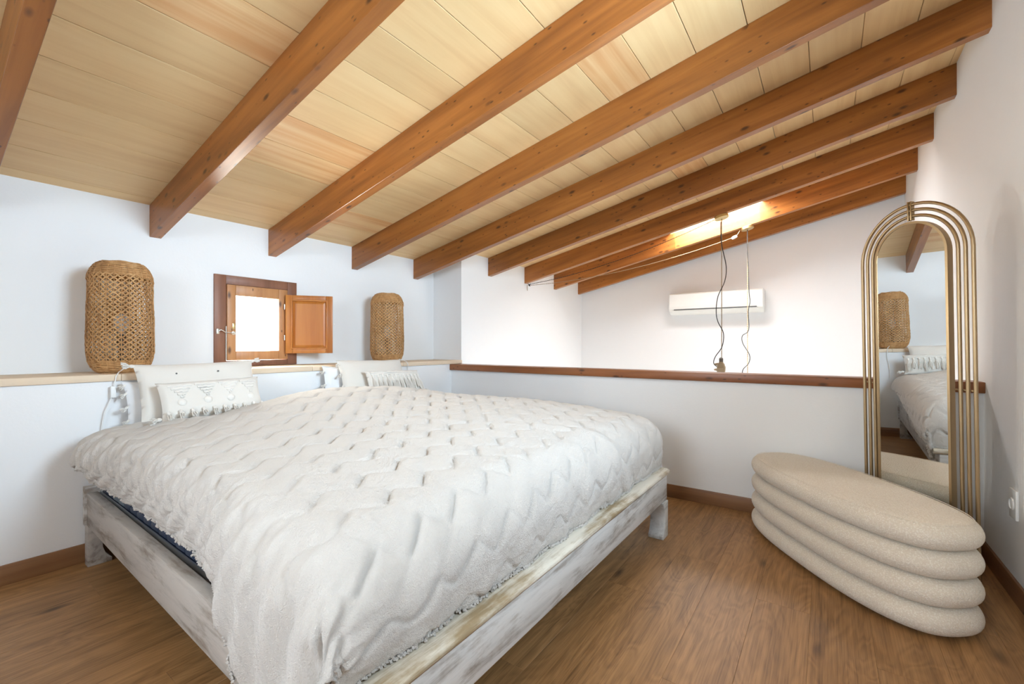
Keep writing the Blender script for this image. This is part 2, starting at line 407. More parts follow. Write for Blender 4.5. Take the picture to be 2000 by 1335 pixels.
for xa, xb in zip(bays[:-1], bays[1:]):
    r = sky_rows(xa, xb)
    if r: slab(xa, xb, YR-.2, r[0]); slab(xa, xb, r[1], YU+.3)
    else: slab(xa, xb, YR-.2, YU+.3)
ce = struct('ceiling', m, white, 'sloping ceiling of pale wooden boards above the beams', 'ceiling')
cb = {}
for xa, xb in zip(bays[:-1], bays[1:]):
    L = round(xb-xa, 4)
    if L not in cb:
        cb[L] = MB().box(.0005, L-.0005, 0.0012, JP/COSA-.0012, 0, 0.016).mesh('board', 0.0018, 1); cb[L].materials.append(boardw)
    r = sky_rows(xa, xb)
    k = -2
    while J0+k*JP < YU:
        y0 = J0+k*JP; k += 1
        if r and r[0]-.01 <= y0 < r[1]-.01: continue
        o = new_obj('board', cb[L], ce); o.location = (xa, y0, cz(y0)); o.rotation_euler = (-ANG, 0, 0)
# roof windows
for i, ((a, b), r) in enumerate(SK.items()):
    xa = [x for x in bays if abs(x-a) < .12][0]; xb = [x for x in bays if abs(x-b) < .12][0]
    y0, y1 = r
    w = empty('window_2', (0, 0, 0), 0, 'roof window above the space beyond the parapet', 'roof window', None, 'structure')
    def strip(nm, x0, x1, ya, yb, z0, z1, mt):
        MB().add([(x0,ya,cz(ya)+z0),(x1,ya,cz(ya)+z0),(x1,yb,cz(yb)+z0),(x0,yb,cz(yb)+z0),(x0,ya,cz(ya)+z1),(x1,ya,cz(ya)+z1),(x1,yb,cz(yb)+z1),(x0,yb,cz(yb)+z1)],
                 [(0,3,2,1),(4,5,6,7),(0,1,5,4),(1,2,6,5),(2,3,7,6),(3,0,4,7)]).obj(nm, mt, w)
    strip('pane', xa+.03, xb-.03, y0, y1, .15, .154, glassm)
    for nm, q in (('frame_bar', (xa, xb, y0, y0+.035)), ('frame_bar', (xa, xb, y1-.035, y1)), ('frame_bar', (xa, xa+.03, y0+.035, y1-.035)), ('frame_bar', (xb-.03, xb, y0+.035, y1-.035))):
        strip(nm, *q, .13, .175, white)
# window high in the right wall, beside the camera
w = empty('window_3', (0, 0, 0), 0, 'window high in the right wall beside the camera', 'window', None, 'structure')
for a, b, c, d in ((RX0, RX1, RZ0, RZ0+.05), (RX0, RX1, RZ1-.05, RZ1), (RX0, RX0+.05, RZ0+.05, RZ1-.05), (RX1-.05, RX1, RZ0+.05, RZ1-.05)):
    MB().box(a, b, YR-.16, YR-.11, c, d).obj('frame_bar', casew, w)
MB().box(RX0+.05, RX1-.05, YR-.137, YR-.133, RZ0+.05, RZ1-.05).obj('pane', glassm, w)
w = empty('fill_window_4', (0, 0, 0), 0, 'added unseen window in the end wall behind the camera, for fill light', 'window', None, 'structure')  # made-up window, there to frame the fill lamp
for a, b, c, d in ((EY0, EY1, EZ0, EZ0+.05), (EY0, EY1, EZ1-.05, EZ1), (EY0, EY0+.05, EZ0+.05, EZ1-.05), (EY1-.05, EY1, EZ0+.05, EZ1-.05)):
    MB().box(XL-.16, XL-.11, a, b, c, d).obj('frame_bar', casew, w)
MB().box(XL-.137, XL-.133, EY0+.05, EY1-.05, EZ0+.05, EZ1-.05).obj('pane', glassm, w)
# glazed door downstairs, unseen, added to carry a fill lamp
w = empty('fill_door_1', (4.75, YR-.1, -2.3), 0, 'added unseen glazed door in the wall below the loft, for fill light', 'door', None, 'structure')
for a, b, c, d in ((-.85, .85, 0, .06), (-.85, .85, 2.04, 2.1), (-.85, -.79, .06, 2.04), (.79, .85, .06, 2.04), (-.03, .03, .06, 2.04)):
    MB().box(a, b, -.03, .03, c, d).obj('frame_bar', white, w)
for a, b in ((-.79, -.03), (.03, .79)): MB().box(a, b, -.004, .004, .06, 2.04).obj('pane', glassm, w)
# beams
ordn = ['', '', '', 'at the far left edge of the picture', 'first full ceiling beam from the left, above the left wicker lamp', 'ceiling beam right above the small shuttered window',
        'ceiling beam ending between the shutter and the right wicker lamp', 'ceiling beam ending just right of the right wicker lamp', 'first ceiling beam beyond the parapet corner',
        'ceiling beam carrying the near brass pendant canopy', 'ceiling beam with the bright daylit face and the far canopy', 'last and farthest ceiling beam, close to the far wall']
bl = {-2: 'stained pine ceiling beam outside the picture on the left', -1: 'stained pine ceiling beam at the far left edge of the picture'}
seq = {0: ordn[4], 1: ordn[5], 2: ordn[6], 3: ordn[7], 4: ordn[8], 5: ordn[9], 6: ordn[10], 7: ordn[11]}
for k in range(-1, 8):
    x = BX0+BP*k
    y1 = YU+.075 if k < 4 else YW+.075
    y0 = YR-.02
    Ls = (y1-y0)/COSA
    hh = BH*COSA
    me = MB().box(0, BWD, 0, Ls, -hh, 0).mesh('ceiling_beam', 0.002, 1); me.materials.append(beamw)
    o = new_obj('ceiling_beam', me); o.location = (x, y0, cz(y0)); o.rotation_euler = (-ANG, 0, 0)
    if k == -1: lab = 'stained pine ceiling beam cut by the left edge of the picture'
    elif k == -2: lab = bl[-2]
    else: lab = 'stained pine '+seq[k]
    tag(o, lab, 'beam', 'ceiling beams')
#OBJECTS
# ------------------------------------------------------------------ small window with its open shutter
win = empty('window_1', (0, 0, 0), 0, 'small wooden window in the head wall with its inner shutter standing open', 'window', None, 'structure')
CX0, CX1, CZ0, CZ1 = 1.303, 1.880, 0.930, 1.567
for q in ((CX0, WX0+.004, CZ0, CZ1), (WX1-.004, CX1, CZ0, CZ1)):
    MB().box(q[0], q[1], YU-.014, YU+.10, q[2], q[3]).obj('casing_stile', casew, win, .002)
for q in ((WX0+.004, WX1-.004, CZ0, WZ0+.004), (WX0+.004, WX1-.004, WZ1-.004, CZ1)):
    MB().box(q[0], q[1], YU-.0135, YU+.10, q[2], q[3]).obj('casing_rail', casew, win, .002)
sash = empty('sash', (0, 0, 0)); sash.parent = win
GX0, GX1, GZ0, GZ1 = 1.436, 1.738, 1.036, 1.428
sy0, sy1 = YU-.022, YU+.022
for q in ((WX0+.008, GX0, WZ0+.007, WZ1-.006), (GX1, WX1-.008, WZ0+.007, WZ1-.006)):
    MB().box(q[0], q[1], sy0, sy1, q[2], q[3]).obj('sash_stile', sashw, sash, .003)
for q in ((GX0+.0005, GX1-.0005, WZ0+.007, GZ0), (GX0+.0005, GX1-.0005, GZ1, WZ1-.006)):
    MB().box(q[0], q[1], sy0+.001, sy1, q[2], q[3]).obj('sash_rail', sashw, sash, .003)
MB().box(GX0, GX1, YU+.004, YU+.008, GZ0, GZ1).obj('pane', glassm, sash)
# latch: keeper on the casing, wavy hook bar, plate on the sash, rod beside the sash, knob
MB().box(1.312, 1.330, YU-.026, YU-.014, 1.155, 1.192).obj('latch_keeper', steel, win, .003)
hk = [(1.32, YU-.032, 1.176), (1.335, YU-.036, 1.184), (1.348, YU-.036, 1.178), (1.362, YU-.034, 1.168), (1.39, YU-.034, 1.166), (1.415, YU-.032, 1.163), (1.424, YU-.026, 1.163)]
MB().tube(hk, .0035, 8).obj('latch_hook', steel, win, 0, smooth=True)
MB().lathe([(.0135, 0), (.0135, .004), (.006, .006), (.006, .014), (.009, .018), (.004, .022)], 14).obj('latch_stud', steel, win, smooth=True).matrix_local = Matrix.Translation((1.420, sy0, 1.163)) @ Matrix.Rotation(math.pi/2, 4, 'X')
MB().box(1.412, 1.430, sy0-.004, sy0, 1.192, 1.232).obj('latch_plate', brassy, win, .0015)
MB().tube([(1.3735, YU-.02, 0.975), (1.3735, YU-.02, 1.21)], .004, 8).obj('latch_rod', steel, win, smooth=True)
# shutter leaf, hinged on the right stile, standing out from the wall
SWD, SHT = 0.334, 0.446
sh = empty('shutter', (1.786, YU-.030, 1.016), math.atan2(-.195, .27)); sh.parent = win
t = .022
for a, b in ((0, .048), (SWD-.048, SWD)): MB().box(a, b, -t, 0, 0, SHT).obj('shutter_stile', shutw, sh, .003)
for a, b in ((0, .044), (SHT-.044, SHT)): MB().box(.0485, SWD-.0485, -t+.0004, 0, a, b).obj('shutter_rail', shutw, sh, .003)
pn = MB().add([(.048,-t+.009,.044),(SWD-.048,-t+.009,.044),(SWD-.048,-t+.009,SHT-.044),(.048,-t+.009,SHT-.044),
               (.068,-t+.002,.064),(SWD-.068,-t+.002,.064),(SWD-.068,-t+.002,SHT-.064),(.068,-t+.002,SHT-.064),
               (.048,-.005,.044),(SWD-.048,-.005,.044),(SWD-.048,-.005,SHT-.044),(.048,-.005,SHT-.044)],
              [(0,1,5,4),(1,2,6,5),(2,3,7,6),(3,0,4,7),(4,5,6,7),(8,11,10,9),(0,8,9,1),(1,9,10,2),(2,10,11,3),(3,11,8,0)])
pn.obj('shutter_panel', shutw, sh)
bw = .012
for q in ((.036, .048, .034, SHT-.034), (SWD-.048, SWD-.036, .034, SHT-.034)): MB().box(q[0], q[1], -t-.006, -t+.002, q[2], q[3]).obj('shutter_bead', shutw, sh, .003)
for a in (.032, SHT-.044): MB().box(.036, SWD-.036, -t-.0055, -t+.002, a, a+bw).obj('shutter_bead', shutw, sh, .003)
for z in (.10, .335):
    MB().tube([(-.008, -t*.5, z), (-.008, -t*.5, z+.04)], .0055, 10).obj('hinge', steel, sh, smooth=True)
MB().tube([(SWD, -t*.6, .225), (SWD+.012, -t*.6, .225), (SWD+.014, -t*.6, .232)], .003, 8).obj('catch', steel, sh, smooth=True)

# ------------------------------------------------------------------ wicker lamps on the ledge
def make_lamp(seed, label, cord_pts, switch=None):
    rnd = random.Random(seed)
    L = empty('wicker_lamp', (0, 0, 0), 0, label, 'lamp', 'wicker lamps on the stone ledge')
    Hh, Rm = 0.607, 0.139
    def prof(z):                                   # capsule-like profile with flat ends
        e = .105
        if z < e: t = (e-z)/e; return .082+(Rm-.082)*math.sqrt(max(0, 1-t*t))
        if z > Hh-e: t = (z-(Hh-e))/e; return .070+(Rm-.070)*math.sqrt(max(0, 1-t*t))
        return Rm+.003*math.sin(z*9)
    NS = 28
    st = MB()
    for k in range(NS):
        w = 2*math.pi*k/NS
        pts = []
        for i in range(23):
            z = .004+(Hh-.008)*i/22; r = prof(z)+.0022
            ww = w+.01*math.sin(z*14+k)
            pts.append((r*math.cos(ww), r*math.sin(ww), z))
        st.tube(pts, .0022, 5, caps=False)
    st.obj('stakes', wick, L, smooth=True)
    wv = MB(); rows = 18; z0, z1 = .060, Hh-.070
    for i in range(rows):
        zc = z0+(z1-z0)*(i+.5)/rows; A = (z1-z0)/rows*.46
        for s in (0, 1):
            pts = []; n = NS*4; jit = rnd.random()*6
            for j in range(n):
                w = 2*math.pi*j/n
                ph = w*NS/2+math.pi*s+math.pi/2
                z = zc+A*math.sin(ph)+.0014*math.sin(w*3+i*.7)
                r = prof(z)+.0024*math.sin(ph*.5+i)+.0012
                pts.append((r*math.cos(w), r*math.sin(w), z))
            wv.tube(pts, .0042, 5, closed=True, flat=.6, up=lambda p: (p.x, p.y, 0.0001))
    tag(wv.obj('weave', wick, L, smooth=True), 'open criss-cross seagrass weave', kind='stuff')
    for nm, zs in (('bottom_coil', [.003+.0062*i for i in range(11)]), ('top_coil', [Hh-.080+.0060*i for i in range(14)])):
        c = MB()
        for i, z in enumerate(zs):
            z = min(z, Hh-.002); r = prof(z)-.001; ja = rnd.random()*6
            pts = []
            for j in range(72):
                w = 2*math.pi*j/72
                q = .0016*math.sin(w*18+ja)+.001*math.sin(w*7+ja*2)
                pts.append(((r+q)*math.cos(w), (r+q)*math.sin(w), z+.0018*math.sin(w*5+ja)))
            c.tube(pts, .0040, 6, closed=True)
        c.obj(nm, wick, L, smooth=True)
    MB().lathe([(.0, .0), (.086, .0), (.086, .012), (.020, .014), (.013, .05), (.013, .14), (.02, .145), (.02, .20), (.014, .21)], 20).obj('bulb_holder', darkw, L, smooth=True)
    MB().lathe([(.012, .205), (.018, .225), (.030, .25), (.034, .28), (.028, .308), (.012, .322), (.001, .325)], 18).obj('bulb', bulbm, L, smooth=True)
    cd = MB().tube(cord_pts, .0028, 8).obj('cord', plastic, L, smooth=True)
    if switch:
        MB().box(-.011, .011, -.009, .009, -.030, .030).obj('switch', plastic, cd, .004).location = switch
    return L
LZ = 0.9285
l1 = (0.765, 3.205, LZ)
c1 = [(.03, -.10, .03), (-.02, -.14, .028), (-.055, -.185, .008), (-.068, -.200, -.01), (-.076, -.203, -.06), (-.086, -.2035, -.12), (-.112, -.200, -.19), (-.122, -.198, -.26), (-.127, -.198, -.36), (-.125, -.2, -.5)]
lamp = make_lamp(3, 'wicker lamp on the ledge above the left pillows, its white cord hanging down', c1, (-.081, -.2045, -.09)); lamp.location = l1
l2 = (2.600, 3.205, LZ)
c2 = [(.03, -.10, .03), (.05, -.16, .018), (.058, -.19, .004), (.062, -.2005, -.015), (.064, -.202, -.08), (.05, -.201, -.18), (.04, -.2, -.33)]
lamp = make_lamp(8, 'wicker lamp on the ledge right of the shuttered window', c2); lamp.location = l2

# ------------------------------------------------------------------ bed frame
bed = empty('bed_frame', (1.57, 1.85, 0), 0, 'whitewashed low wooden bed frame with curved feet', 'bed frame')
BX = lambda x: x-1.57
BY = lambda y: y-1.85
def bpart(mb, nm, mt, bevel=0, parent=bed, seg=2):
    mb.v = [(v[0]-1.57, v[1]-1.85, v[2]) for v in mb.v]
    return mb.obj(nm, mt, parent, bevel, seg)
FY0, FY1 = .745, .785
fr = bpart(MB().box(.51, 2.585, FY0, FY1, .203, .340), 'foot_rail', washed, .003)
# moulded, worn cap on the foot rail
prof_c = [(.748, .340), (.738, .345), (.733, .352), (.735, .361), (.742, .366), (.752, .3695), (.800, .3705), (.819, .368), (.822, .355), (.820, .340)]
cap = MB().prism(prof_c, 'x', .485, 2.612); bpart(cap, 'foot_cap', worncap, .0015, seg=1)
# left rail runs very slightly out of square
def skewbox(x0a, x0b, wd, ya, yb, z0, z1):
    return MB().add([(x0a,ya,z0),(x0a+wd,ya,z0),(x0b+wd,yb,z0),(x0b,yb,z0),(x0a,ya,z1),(x0a+wd,ya,z1),(x0b+wd,yb,z1),(x0b,yb,z1)],
                    [(0,3,2,1),(4,5,6,7),(0,1,5,4),(1,2,6,5),(2,3,7,6),(3,0,4,7)])
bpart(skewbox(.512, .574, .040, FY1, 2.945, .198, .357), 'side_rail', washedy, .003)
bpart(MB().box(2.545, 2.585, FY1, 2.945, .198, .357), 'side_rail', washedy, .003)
bpart(MB().box(.566, 2.60, 2.945, 2.985, .198, .386), 'head_rail', washed, .003)
def leg(x0, x1, ya, yb, inner):                   # opium-bed foot: inner edge curves in and flares out at the floor
    Wd = x1-x0; pr = []
    zs = [.200, .17, .14, .11, .08, .05, .03, .018, .0]
    wf = [1.0, .80, .66, .60, .62, .72, .88, 1.0, 1.0]
    for z, q in zip(zs, wf): pr.append((Wd*q, z))
    if inner > 0: poly = [(x0, .200)]+[(x0+p, z) for p, z in pr]+[(x0, 0)]
    else: poly = [(x1, .200)]+[(x1-p, z) for p, z in pr]+[(x1, 0)]
    return MB().prism(poly, 'y', ya, yb)
bpart(leg(2.490, 2.578, .737, .822, -1), 'leg', washed, .002)
bpart(leg(.515, .603, .737, .822, 1), 'leg', washed, .002)
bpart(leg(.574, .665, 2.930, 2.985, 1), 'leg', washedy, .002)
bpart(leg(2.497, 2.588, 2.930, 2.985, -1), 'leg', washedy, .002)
# ------------------------------------------------------------------ slatted base with rubber slat caps
sb = empty('slatted_base', (1.57, 1.9, .345), 0, 'slatted bed base with navy rubber slat caps inside the bed frame', 'bed base')
def spart(mb, nm, mt, bevel=0, parent=sb):
    mb.v = [(v[0]-1.57, v[1]-1.9, v[2]-.345) for v in mb.v]; return mb.obj(nm, mt, parent, bevel)
spart(skewbox(.572, .617, .004, .87, 2.92, .330, .362), 'edge_strip', alu)
spart(MB().box(2.520, 2.524, .87, 2.92, .330, .362), 'edge_strip', alu)
spart(skewbox(.578, .623, .03, .87, 2.92, .330, .358), 'base_rail', navy)
spart(MB().box(2.48, 2.519, .87, 2.92, .330, .358), 'base_rail', navy)
n_s = 22
for i in range(n_s):
    y = 2.90-.0915*i-.085
    xo = .578+(y-.87)/(2.05)*.045
    mt = greycap if i in (2, 3) else navy
    spart(MB().box(xo, xo+.075, y, y+.084, .3595, .3905), 'slat_cap', mt, .009)
    spart(MB().box(2.445, 2.519, y, y+.082, .3585, .389), 'slat_cap', navy, .010)
    spart(MB().box(xo+.077, 2.443, y+.008, y+.074, .366, .380), 'slat', capw)
# ------------------------------------------------------------------ mattress
mt_ = empty('mattress', (1.575, 1.93, .39), 0, 'white mattress under the cream blanket', 'mattress')
def mpart(mb, nm, mt, bevel=0, seg=2, smooth=None):
    mb.v = [(v[0]-1.575, v[1]-1.93, v[2]-.39) for v in mb.v]; return mb.obj(nm, mt, mt_, bevel, seg, smooth)
mpart(MB().box(.600, 2.535, .850, 2.975, .391, .632), 'mattress_body', sheet, .05, 5)
for z in (.43, .60):
    mpart(MB().tube([(.65, .851, z), (2.485, .851, z), (2.534, .90, z), (2.534, 2.925, z), (2.485, 2.974, z), (.65, 2.974, z), (.601, 2.925, z), (.601, .90, z)], .004, 6, closed=True), 'piping', linen, smooth=True)
for y in (1.35, 2.55): mpart(MB().tube([(2.534, y-.07, .49), (2.541, y-.05, .495), (2.543, y, .53), (2.541, y+.05, .495), (2.534, y+.07, .49)], .006, 6), 'handle', linen, smooth=True)
# ------------------------------------------------------------------ blanket
def sstep(a, b, x):
    t = min(1, max(0, (x-a)/(b-a))); return t*t*(3-2*t)
def lerp_tab(tab, x):
    if x <= tab[0][0]: return tab[0][1]
    for (a, p), (b, q) in zip(tab[:-1], tab[1:]):
        if x <= b: return p+(q-p)*(x-a)/(b-a)
    return tab[-1][1]
HEM_L = [(.6, .06), (.8, .10), (1.0, .185), (1.2, .275), (1.34, .35), (1.44, .408), (1.6, .430), (2.0, .448), (2.45, .460), (2.65, .480), (2.76, .525), (2.86, .55)]
HEM_R = [(.8, .385), (1.2, .385), (1.5, .41), (1.9, .46), (2.3, .51), (2.86, .535)]
OUT_L = [(.7, .478), (1.15, .484), (1.32, .505), (1.46, .548), (1.7, .560), (2.4, .556), (2.6, .530), (2.72, .508), (2.9, .508)]
def btop(x, y):
    cx = (x-1.58)/1.02; cy = (y-1.85)/1.1
    z = .655+.060*(1-min(1, abs(cx))**2.4)*(1-min(1, abs(cy))**3)
    z += .042*math.exp(-((x-2.25)**2/.16+(y-2.00)**2/.36))
    z += .024*math.exp(-((x-1.85)**2/.20+(y-2.5)**2/.10))
    z += .018*math.exp(-((x-2.45)**2/.10+(y-1.35)**2/.20))
    z += .080*math.exp(-((x-1.60)**2/.32+(y-2.52)**2/.22))
    z += .012*noise.noise(Vector((x*2.2, y*2.2, 3.1)))
    return z
def blanket_mesh():
    NU, NV = 330, 300
    XA, XB = .505, 2.645; YH, YF = 2.865, .775
    RX, RY = .13, .17
    vs = []; cl = []
    # cloth parameters: a across the bed, b from head to foot, in metres of cloth
    La, Lt, Lb = .42, (XB-RX)-(XA+RX), .42
    totA = La+Lt+Lb
    Ltb, Lf = (YH-.0)-(YF+RY), .42
    totB = Ltb+Lf
    def side(d, R, Hd, L):                         # cloth run d past the edge -> (outward, drop)
        q = R*math.pi/2
        if d <= 0: return 0.0, 0.0
        if d < q: w = d/R; return R*math.sin(w), R*(1-math.cos(w))
        s = (d-q)/(L-q)
        return R-.020*s*s, R+(Hd-R)*s
    for j in range(NV+1):
        b = totB*j/NV
        for i in range(NU+1):
            a = totA*i/NU
            db = b-Ltb
            ybase = YH-min(b, Ltb)
            yq = max(ybase-max(db, 0)*.4, .78)
            if a < La: xb = XA+RX; da = La-a; sgn = -1
            elif a > La+Lt: xb = XB-RX; da = a-La-Lt; sgn = 1
            else: xb = XA+RX+(a-La); da = 0; sgn = 0
            zt = btop(xb, ybase)
            yy = ybase
            if sgn < 0:
                out = lerp_tab(OUT_L, yq); hem = lerp_tab(HEM_L, yq)
                ox, dx = side(da, RX, zt-hem, La)
                ox = ox*((XA+RX-out)/RX)
            elif sgn > 0: ox, dx = side(da, RX, zt-lerp_tab(HEM_R, yq), Lb)
            else: ox, dx = 0, 0
            oy, dy = side(db, RY, zt-.378, Lf)
            if ox > 0 and oy > 0:                  # rounded corner in plan
                fx, fy = ox/RX, oy/RY
                nrm = (abs(fx)**2.6+abs(fy)**2.6)**(1/2.6)
                mx = max(fx, fy)
                if nrm > 1e-6: ox *= mx/nrm*.5+.5; oy *= mx/nrm*.5+.5
            dd = (dx**2.5+dy**2.5)**(1/2.5)
            if sgn < 0: dd = max(dd, min(dx+dy*.55, zt-.05))
            x = xb+sgn*ox; yw = yy-oy
            z = zt-dd
            vs.append(Vector((x, yw, z))); cl.append((a, b, da if sgn < 0 else 0, max(db, 0), da if sgn > 0 else 0))
    n1 = NU+1
    # normals on the smooth form
    nr = []
    for j in range(NV+1):
        for i in range(n1):
            p = vs[j*n1+min(i+1, NU)]-vs[j*n1+max(i-1, 0)]; q = vs[min(j+1, NV)*n1+i]-vs[max(j-1, 0)*n1+i]
            n = q.cross(p); n = n.normalized() if n.length > 1e-9 else Vector((0, 0, 1))
            nr.append(n)
    if nr[(NV//2)*n1+NU//2].z < 0: nr = [-n for n in nr]
    out = []
    s = .098
    for p, n, (a, b, dl, df, dr) in zip(vs, nr, cl):
        ypos = p.y
        wob = .012*noise.noise(Vector((a*4, b*4, 0)))
        u = (a+b+wob)/1.41421/.092; v = (a-b+wob)/1.41421/.125
        iu, iv = math.floor(u), math.floor(v); su, sv = (u-iu-.5)*2, (v-iv-.5)*2
        par = (iu+iv) % 2
        eu = (1+su) if par else (1-su); ev = (1-sv) if par else (1+sv)      # distance to the edge that is stitched down
        h = .30*(1-su*su)*(1-sv*sv)+.7
        h -= .95*math.exp(-(eu/.14)**2)*(1-sv**6)+.55*math.exp(-(ev/.10)**2)*(1-su**6)
        h *= .0125*(1-.25*sstep(-.2, .5, noise.noise(Vector((a*1.7, b*1.7, 9)))))
        # hanging folds on the left side and at the foot
        if dl > 0:
            k = sstep(0, .20, dl)*(1-.75*sstep(.30, .42, dl)*sstep(1.2, 1.5, ypos))
            h += k*.0075*math.sin((b*1.0+dl*.55)*2*math.pi/.125+2*noise.noise(Vector((b*3, dl*2, 1))))
            h += k*.004*math.sin((b*1.0-dl*.3)*2*math.pi/.047)
        if df > 0:
            k = sstep(.02, .25, df)
            h += k*.005*math.sin(a*2*math.pi/.23+3*noise.noise(Vector((a*2, df*2, 5))))
        h += .006*noise.noise(Vector((a*7, b*7, 2)))+.0022*noise.noise(Vector((a*38, b*38, 7)))+.0016*noise.noise(Vector((a*85, b*85, 4)))
        # long soft creases across the top
        h += .010*math.exp(-((a-b*.55-.55)/.05)**2)-.008*math.exp(-((a-b*.55-.66)/.06)**2)
        e = min(a, totA-a, b, totB-b)
        h -= .004*(1-sstep(0, .03, e))
        out.append(p+n*h)
    fs = [(j*n1+i, j*n1+i+1, (j+1)*n1+i+1, (j+1)*n1+i) for j in range(NV) for i in range(NU)]
    me = bpy.data.meshes.new('blanket'); me.from_pydata([tuple(v) for v in out], [], fs)
    bm = bmesh.new(); bm.from_mesh(me); bmesh.ops.recalc_face_normals(bm, faces=bm.faces)
    if sum(f.normal.z for f in bm.faces) < 0: bmesh.ops.reverse_faces(bm, faces=bm.faces)
    for f in bm.faces: f.smooth = True
    bm.to_mesh(me); bm.free()
    return me
bk = new_obj('blanket', blanket_mesh(), None, blanketm)
sol = bk.modifiers.new('thickness', 'SOLIDIFY'); sol.thickness = .010; sol.offset = -1
def fringe():
    me = bk.data; NU, NV = 330, 300; n1 = NU+1; mb = MB(); rnd = random.Random(4)
    idx = [j*n1 for j in range(0, NV+1)]+[NV*n1+i for i in range(0, NU+1)]+[j*n1+NU for j in range(0, NV+1)]
    for i in idx:
        for q in range(4):
            p = me.vertices[i].co+Vector((rnd.uniform(-.004, .004), rnd.uniform(-.004, .004), rnd.uniform(-.002, .006))); n = me.vertices[i].normal
            d = Vector((rnd.uniform(-.5, .5), rnd.uniform(-.5, .5), -1))+n*.5; d.normalize(); L = rnd.uniform(.004, .008)
            mb.tube([p, p+d*L*.55+n*.002, p+d*L], [.0042, .0036, .0008], 4, caps=False)
    o = mb.obj('hem_fringe', blanketm, bk, smooth=True); o['kind'] = 'stuff'
fringe()
tag(bk, 'fluffy cream sherpa blanket with a woven diamond relief spread over the bed', 'blanket')

# ------------------------------------------------------------------ pillows
def pillow_mb(w, h, t, p=2.6, nn=26, seed=0, sag=.01):
    mb = MB(); vs = []; fs = []
    for sgn in (1, -1):
        for j in range(nn+1):
            for i in range(nn+1):
                u = -1+2*i/nn; v = -1+2*j/nn
                uu = math.copysign(abs(u)**.85, u); vv = math.copysign(abs(v)**.85, v)
                e = max(0, (1-abs(uu)**p))*max(0, (1-abs(vv)**p))
                th = t/2*e**.42
                pin = 1-.05*(1-abs(v)**2)*abs(u)**6; pin2 = 1-.06*(1-abs(u)**2)*abs(v)**6
                nz = noise.noise(Vector((u*2.2+seed, v*2.2, sgn)))
                vs.append((w/2*uu*pin, -sgn*(th+.012*nz*e), h/2*vv*pin2+sag*nz*.5))
    n1 = nn+1; off = n1*n1
    for s, o in ((1, 0), (-1, off)):
        for j in range(nn):
            for i in range(nn):
                f = (o+j*n1+i, o+j*n1+i+1, o+(j+1)*n1+i+1, o+(j+1)*n1+i)
                fs.append(f if s > 0 else f[::-1])
    mb.add(vs, fs)
    return mb
def pillow(name, label, w, h, t, mat, base, tilt, rz=0, roll=0, seed=0, group=None):
    e = empty(name, base, rz, label, 'pillow', group)
    e.rotation_euler = (tilt, roll, rz)
    mb = pillow_mb(w, h, t, seed=seed)
    mb.v = [(v[0], v[1], v[2]+h/2) for v in mb.v]
    o = mb.obj('pillow_cover', mat, e, 0, smooth=True)
    bm = bmesh.new(); bm.from_mesh(o.data); bmesh.ops.remove_doubles(bm, verts=bm.verts, dist=.0004)
    bmesh.ops.recalc_face_normals(bm, faces=bm.faces); 
    for f in bm.faces: f.smooth = True
    bm.to_mesh(o.data); bm.free()
    def depth(x, z):                              # front surface at (x, z) on the cover
        u = max(-1, min(1, x/(w/2))); v = max(-1, min(1, (z-h/2)/(h/2)))
        e_ = max(0, (1-abs(u)**2.6))*max(0, (1-abs(v)**2.6)); return -(t/2*e_**.42)
    return e, depth
def tassel(parent, x, y, z, L, r, dirv=(0, 0, -1), name='tassel'):
    d = Vector(dirv).normalized(); p0 = Vector((x, y, z)); a = d.orthogonal().normalized(); b = d.cross(a)
    mb = MB()
    mb.tube([p0, p0+d*r*.7, p0+d*r*1.3], [r*.45, r*.62, r*.40], 8)
    for k in range(11):
        w = 2.4*k; q = r*.62*math.sqrt((k+.5)/11)
        s0 = p0+d*r*1.1; e0 = p0+d*(L*(.85+.3*random.random()))+(a*math.cos(w)+b*math.sin(w))*q*1.5
        mb.tube([s0, (s0+e0)/2+(a*math.cos(w)+b*math.sin(w))*q*.8, e0], r*.17, 4)
    return mb.obj(name, tuftm, parent, smooth=True)
ZP = .672
